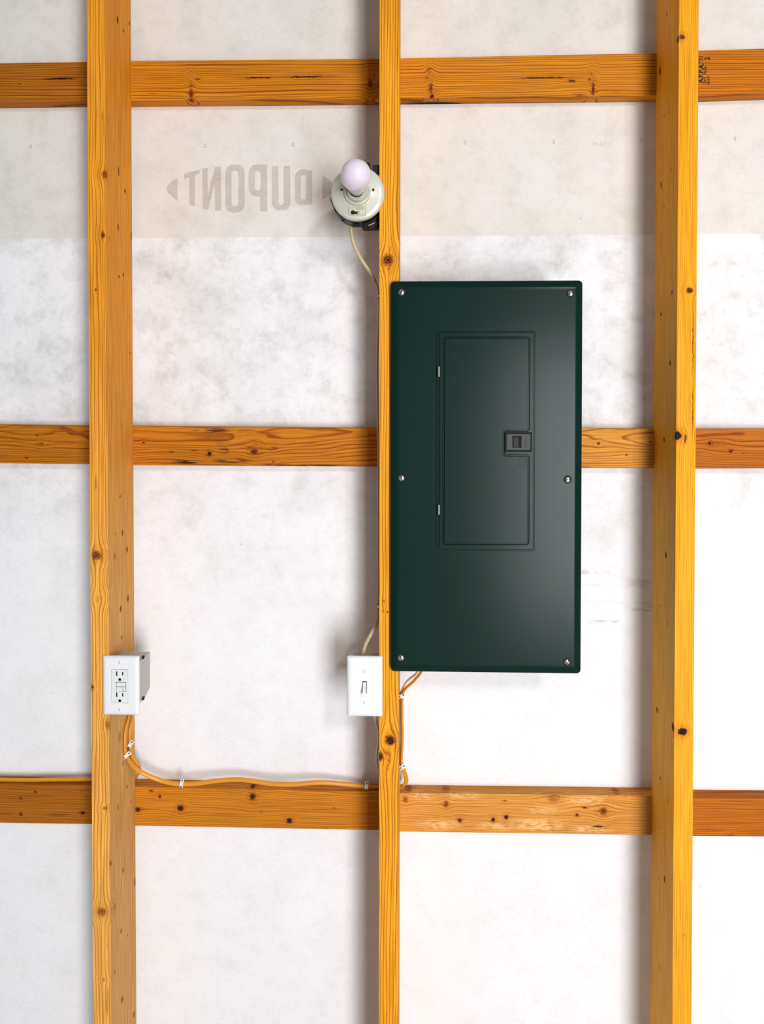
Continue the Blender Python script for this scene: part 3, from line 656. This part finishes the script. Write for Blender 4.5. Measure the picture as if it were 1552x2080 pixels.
slit(652, 826, 836, 912, 'reset_button', M_WHITE2, 0.0010, 0.0003); slit(652, 770, 924, 1010, 'test_button', M_WHITE2, 0.0012, 0.0003); slit(778, 826, 924, 1010, 'button_frame', M_WHITE2, 0.0004)
slit(610, 622, 830, 842, 'indicator_light', M_BLACKHOLE, 0.0002)
for py in (1345.5, 1441.5):
    q = at(243, py, yf); screw('plate_screw', q.x, q.z, yf, 0.0033, M_WHITE2, ou, M_SEAM, 1.3, 0.22)
bx0 = stud_x('left', 1, 1.2)+0.0006; bx1 = x1-0.0012
bm = bmesh.new(); zb0, zb1 = z0+0.022, z1-0.0135; yb = -S+0.063
pr = [(zb0, -S-0.0004), (zb1, -S-0.0004), (zb1, yb), (zb0+0.011, yb), (zb0, -S+0.034)]
loops(bm, [[(bx0, y, z) for z, y in pr], [(bx1, y, z) for z, y in pr]]); mb = obj('device_box', bm, M_GALV, ou, bev=0.0008)
for py in (1335, 1418.5):
    q = atx(290, py, bx1); bm = bmesh.new()
    loops(bm, [[(bx1+dx, q.y+r*math.cos(2*math.pi*i/14)*1.5, q.z+r*math.sin(2*math.pi*i/14)) for i in range(14)] for dx, r in ((-0.0005, 0.0036), (0.0022, 0.0036), (0.003, 0.0022))])
    obj('box_screw', bm, M_DARK, ou, smooth=True)
q = at(258, 1330, -S+0.02); bm = bmesh.new(); box(bm, q.x-0.010, q.x+0.012, -S+0.006, -S+0.03, zb1-0.0005, zb1+0.0022); obj('box_bracket', bm, M_STEEL, ou, bev=0.0006)

# ------------------------------------------------------------------ lamp holder
YL = -S-0.008
c = at(726.5, 392.5, -S-0.014); LX, LZ_ = c.x, c.z
lamp = thing('lamp_holder', (LX, -S+0.03, LZ_-0.06), 'white porcelain lamp holder with a bare bulb on the middle stud', 'lamp')
def rp_(r): return r*px2m*0.99
R = rp_(55)
bm = bmesh.new()
lathe(bm, LX, LZ_, [(R*0.93, -S-0.0006), (R, -S-0.004), (R, -S-0.012), (R*0.975, -S-0.0150), (R*0.93, -S-0.0165), (R*0.80, -S-0.0175), (R*0.55, -S-0.0190), (R*0.50, -S-0.0195), (R*0.49, -S-0.0245), (R*0.47, -S-0.0262), (R*0.44, -S-0.0268), (R*0.42, -S-0.0262), (R*0.41, -S-0.0235), (R*0.385, -S-0.0235), (R*0.375, -S-0.030), (R*0.36, -S-0.034), (R*0.345, -S-0.0355), (R*0.32, -S-0.0355), (R*0.31, -S-0.032)], 56)
obj('porcelain_body', bm, M_PORC, lamp, smooth=True)
# bulb
yb = -S-0.030
bm = bmesh.new(); lathe(bm, LX, LZ_, [(0.0128, yb), (0.0128, yb-0.007), (0.0140, yb-0.008)], 32)
bulb_base = obj('bulb_base', bm, M_DARK, lamp, smooth=True)
RB = 0.0285; yc = yb-0.070
prof = [(0.0135, yb-0.0075), (0.0142, yb-0.012), (0.0165, yb-0.020), (0.0195, yb-0.032), (0.0220, yb-0.046)]
for i in range(0, 15):
    a = math.radians(-35 + i*(125/14)); prof.append((RB*math.cos(a), yc - RB*math.sin(a)))
bm = bmesh.new(); lathe(bm, LX, LZ_, prof, 48)
for v in bm.verts: d = max(0.0, yb - v.co.y); v.co.z += d*0.14; v.co.x += d*0.045     # the bulb leans a little in its socket
obj('bulb', bm, M_BULB, lamp, smooth=True)
# screw holes, recess with keyholes
YF = -S-0.0190
def lq(u, v, y): q = at(680+u/12.233, 310+v/12.233, y); return q.x, q.z
for u, v in ((172, 925), (957, 925)):
    x, z = lq(u, v, YF); bm = bmesh.new(); lathe(bm, x, z, [(0.0042, YF+0.002), (0.0042, YF-0.0004), (0.0030, YF-0.0006)], 20); obj('screw_boss', bm, M_PORC, lamp, smooth=True)
    bm = bmesh.new(); lathe(bm, x, z, [(0.0024, YF), (0.0024, YF-0.0008)], 16); obj('screw_hole', bm, M_BLACKHOLE, lamp)
ring = round_poly([lq(350,1215,YF), lq(450,1215,YF), lq(560,1245,YF), lq(670,1205,YF), lq(778,1205,YF), lq(778,1560,YF), lq(350,1560,YF)], 0.0032, 4)
bm = bmesh.new()
yq = -S-0.0178
loops(bm, [ry(ring, -S-0.012), ry(ring, yq-0.0018), ry(offset_poly(ring, .0006), yq-0.0024), ry(offset_poly(ring, .0014), yq-0.0018), ry(offset_poly(ring, .0018), yq-0.0013)])
outp = obj('convenience_outlet', bm, M_PORC, lamp, smooth=True)
yk = yq-0.0015
def keyhole(name, c1, r1, c2, r2, mat):
    a = lq(*c1, yk); b = lq(*c2, yk); r1 /= 12.233/px2m; r2 /= 12.233/px2m
    bm = bmesh.new(); lathe(bm, a[0], a[1], [(r1, yk+0.002), (r1, yk)], 18); lathe(bm, b[0], b[1], [(r2, yk+0.002), (r2, yk-0.0001)], 18)
    d = Vector((b[0]-a[0], b[1]-a[1])).normalized(); n = Vector((-d.y, d.x))*min(r1, r2)*0.8
    prism(bm, [(a[0]+n.x, a[1]+n.y), (b[0]+n.x, b[1]+n.y), (b[0]-n.x, b[1]-n.y), (a[0]-n.x, a[1]-n.y)], yk+0.002, yk-0.00005)
    obj(name, bm, mat, outp)
keyhole('slot', (450,1490), 55, (575,1497), 40, M_BLACKHOLE); keyhole('filled_slot', (575,1378), 45, (680,1367), 52, M_PORC2)
x, z = lq(577, 1500, yk); screw('slot_screw', x, z, yk-0.0003, 0.0026, M_CHROME, outp, M_BLACKHOLE, 0.7, 0.5)
# box behind the porcelain
bxr = 0.0525; bcx = LX-0.0035
bm = bmesh.new()
oc = [(bcx+bxr*math.cos(math.radians(22.5/2+22.5*i)), LZ_-0.001+bxr*math.sin(math.radians(22.5/2+22.5*i))) for i in range(16)]
lim = stud_x('mid', -1, LZ_)-0.0008
oc = [(min(x, lim), z) for x, z in oc]
prism(bm, oc, -S-0.0006, -S+0.050); obj('junction_box', bm, M_DARK, lamp, bev=0.0015)
def lug(px0, px1, py0, py1, y0, y1, tilt=0):
    a = at(px0, py1, y0); b = at(px1, py0, y0); bm = bmesh.new(); box(bm, min(a.x, lim-0.001), min(b.x, lim), y0, y1, a.z, b.z)
    obj('box_lug', bm, M_DARK, lamp, bev=0.0008)
lug(717, 728.5, 438, 460, -S+0.018, -S+0.026); lug(694, 706, 424, 449, -S+0.016, -S+0.022)
lug(736, 771, 432, 464, -S+0.026, -S+0.048); lug(757, 771, 335, 352, -S+0.010, -S+0.022); lug(744, 752, 330, 345, -S+0.004, -S+0.012)
lug(740, 746, 458, 468, -S+0.020, -S+0.027); lug(749, 753, 456, 466, -S+0.020, -S+0.027); lug(763, 767, 452, 461, -S+0.020, -S+0.027)
a = at(748, 459, -S+0.0195); b = at(762, 453.5, -S+0.0195); bm = bmesh.new()
prism(bm, [(a.x, a.z), (b.x, b.z), (b.x, b.z+0.0014), (a.x, a.z+0.0014)], -S+0.0185, -S+0.027); obj('bracket_nail', bm, M_STEEL, lamp)

# ------------------------------------------------------------------ cables
XV = Vector((1, 0, 0)); ZV = Vector((0, 0, 1)); YV = Vector((0, 1, 0))
def cable(label, pts, rw, rh, wide, mat, name='cable', n=8):
    P = spline(pts, n)
    if isinstance(wide, list):
        W_ = []
        for i in range(len(P)):
            t = i/n; j = min(int(t), len(wide)-2); f = min(t-j, 1.0); W_.append(wide[j].lerp(wide[j+1], f))
    else: W_ = wide
    bm = bmesh.new(); tube(bm, P, rw, rh, W_)
    o = obj(name, bm, mat, None, tuple(P[-1]), smooth=True)
    return tag(o, label, 'cable', 'electrical cables')
smx = lambda z: stud_x('mid', -1, z)
def side_pt(px, py, off=0.0045, Y=None):    # on the hidden left side of the middle stud
    q = at(px, py, -0.07 if Y is None else Y); return q
cable('cream cable from the lamp holder down the middle stud to the switch',
  [at(713, 448, -S+0.046), at(713.5, 470, -S+0.05), at(719, 497, -S+0.055), at(734, 527, -S+0.06), at(750, 550, -S+0.065), at(762, 570, -S+0.07), at(768, 590, -S+0.075), at(769.5, 640, -S+0.075), at(766.5, 720, -S+0.075), at(766.5, 800, -S+0.075), at(768.5, 900, -S+0.075), at(768.5, 1050, -S+0.075), at(768.5, 1150, -S+0.07), at(769, 1232, -S+0.06), at(767, 1262, -S+0.05), at(754, 1287, -S+0.04), at(743, 1308, -S+0.03), at(737, 1330, -S+0.022), at(736, 1342, -S+0.022)],
  0.0037, 0.0022, [XV]*5 + [Vector((.5,.8,0))]+[YV]*7 + [Vector((.6,.7,0))] + [XV]*5, M_CREAM)
XR = stud_x('mid', 1, 1.0)
def onleft(px, py, off=0.0035):             # lying on the right-hand face of the left stud
    return atx(px, py, stud_x('left', 1, at(px, py, -0.1).z) + off)
D1, D2 = Vector((.6, .7, 0)), Vector((0, .35, .9))
cable('pale cable from the panel down the middle stud, behind it and up to the switch',
  [at(852, 1352, -0.100), at(846, 1368, -0.100), at(827, 1384, -0.09), at(816, 1403, -0.08), at(813.5, 1415, -0.072), at(813.2, 1450, -0.068), at(813.4, 1500, -0.066), at(813.6, 1545, -0.06), at(812.5, 1561, -0.042), at(806, 1571, -0.022), at(790, 1575, -0.019), at(775, 1569, -0.024), at(766.5, 1552, -0.06), at(765.5, 1530, -0.09), at(768.5, 1505, -0.10), at(768, 1480, -0.11), at(763, 1462, -S+0.035), at(758, 1440, -S+0.03)],
  0.0040, 0.0024, [YV, YV, YV, YV, YV, YV, YV, YV, YV, ZV, ZV, ZV, YV, YV, YV, YV, YV, YV], M_PALE)
cable('orange cable from the panel along the top of the lower girt to the receptacle',
  [at(861, 1350, -0.104), at(855, 1366, -0.104), at(840, 1384, -0.10), at(823, 1400, -0.092), at(817.5, 1415, -0.085), at(817, 1450, -0.08), at(817.8, 1500, -0.078), at(815.8, 1545, -0.072), at(819, 1562, -0.062), at(824, 1576, -0.048), at(825, 1587, -0.038), at(820, 1595.5, -0.029), at(811, 1599, -0.023), at(790, 1599, -0.021), at(770, 1598.5, -0.023), at(745, 1597.5, -0.027), at(700, 1593, -0.030), at(650, 1589.5, -0.034), at(590, 1593.5, -0.038), at(550, 1592, -0.038), at(510, 1586, -0.037), at(480, 1583.5, -0.037), at(440, 1586, -0.039), at(400, 1591.5, -0.042), at(369, 1592.5, -0.042), at(350, 1591, -0.043), at(325, 1585, -0.044), at(300, 1575, -0.050), at(281, 1564.5, -0.056)]
  + [onleft(266, 1550, .005), onleft(256, 1532), onleft(254, 1510), onleft(255.5, 1480), onleft(262, 1456), onleft(263.5, 1436)],
  0.0048, 0.0027, [YV, YV, YV, YV, YV, YV, YV, YV, Vector((.7,.7,0)), XV, XV, Vector((.7,0,.7)), ZV, ZV, ZV, ZV] + [D2]*13 + [Vector((.1,.5,.8)), Vector((.1,.8,.3)), YV, YV, YV, YV], M_ORANGE)
zl = at(100, 1593, -T).z
cable('orange cable looping from the receptacle behind the left stud to the left edge',
  [onleft(272, 1436), onleft(269, 1458), onleft(264.5, 1482, .0036), onleft(264, 1508, .0036), onleft(266.5, 1528, .004), at(273, 1545, -0.056), at(281, 1558, -0.046), at(283.5, 1567, -0.036), at(280, 1574, -0.028), at(272, 1578, -0.023), at(230, 1580, -0.021), at(187, 1582.3, -0.022), at(100, 1583.3, -0.023), at(6, 1583.5, -0.023), Vector((-1.4, -0.022, zl+0.0045)), Vector((X0+0.01, -0.022, zl+0.0045))],
  0.0046, 0.0028, [YV, YV, YV, YV, Vector((.2,.8,.2)), D1, XV, XV, Vector((.6,0,.7)), ZV, ZV, ZV, ZV, ZV, ZV, ZV], M_ORANGE)
# cable staples: a bridge of white plastic with two ears and nails
def staple(px, py, Y, ang, label, w_=0.0135, d_=0.0075, side='front', nails=2):
    c = at(px, py, Y); t = thing('cable_staple', c, label, 'cable staple', 'white cable staples')
    bm = bmesh.new(); hh = 0.0032
    prof = [(-w_/2-0.0042, 0.0022), (-w_/2-0.0042, 0.0008), (-w_/2-0.0002, -0.0002), (-w_/2+0.0018, -hh), (w_/2-0.0018, -hh), (w_/2+0.0002, -0.0002), (w_/2+0.0042, 0.0008), (w_/2+0.0042, 0.0022)]
    ca, sa = math.cos(ang), math.sin(ang); rings = []
    if side == 'front': fx = lambda u, v, h: c + Vector((u*ca-v*sa, h, u*sa+v*ca))
    elif side == 'right': fx = lambda u, v, h: c + Vector((-h*0.8 + u*0.25*ca - v*sa*.4, u*ca*0.9 + h*.5, u*sa*.6 + v*ca))
    else: fx = lambda u, v, h: c + Vector((h*0.8, u*ca, v))
    loops(bm, [[fx(u, v, h) for u, h in prof] for v in (-d_/2, d_/2)])
    obj('strap', bm, M_WHITE, t, bev=0.0006)
    for s_ in ((-1, 1) if nails == 2 else (1,)):
        bm = bmesh.new(); u = s_*(w_/2+0.0020)
        loops(bm, [[fx(u+r*math.cos(2*math.pi*i/10), r*math.sin(2*math.pi*i/10), h) for i in range(10)] for h, r in ((0.001, 0.0015), (-0.0010, 0.0015), (-0.0014, 0.0009))])
        obj('nail', bm, M_DARK, t)
    return t
A_ = math.radians
staple(264.5, 1513, onleft(264.5, 1513).y-0.0045, A_(58), 'upper white staple on the cables under the receptacle', 0.0105, 0.0075)
staple(257, 1534.5, onleft(257, 1534).y-0.0045, A_(40), 'lower white staple on the cables under the receptacle', 0.0105, 0.0075)
staple(369, 1591.5, -0.0475, A_(78), 'white staple on the orange cable near the left stud', 0.0105, 0.0072)
staple(744.5, 1596.5, -0.0345, A_(86), 'grey-white staple on the orange cable beside the middle stud', 0.0095, 0.0075)
staple(815.5, 1414, -0.091, A_(20), 'white staple below the panel corner holding two cables', 0.0050, 0.0080)
staple(817, 1558, -0.0745, A_(30), 'white staple above the lower board, right of the middle stud', 0.0050, 0.0085)
staple(769.5, 601, -S+0.066, A_(90), 'small staple on the cream cable beside the panel top corner', 0.006, 0.005)
staple(768.5, 1232, -S+0.052, A_(90), 'small staple on the cream cable above the light switch', 0.006, 0.005)
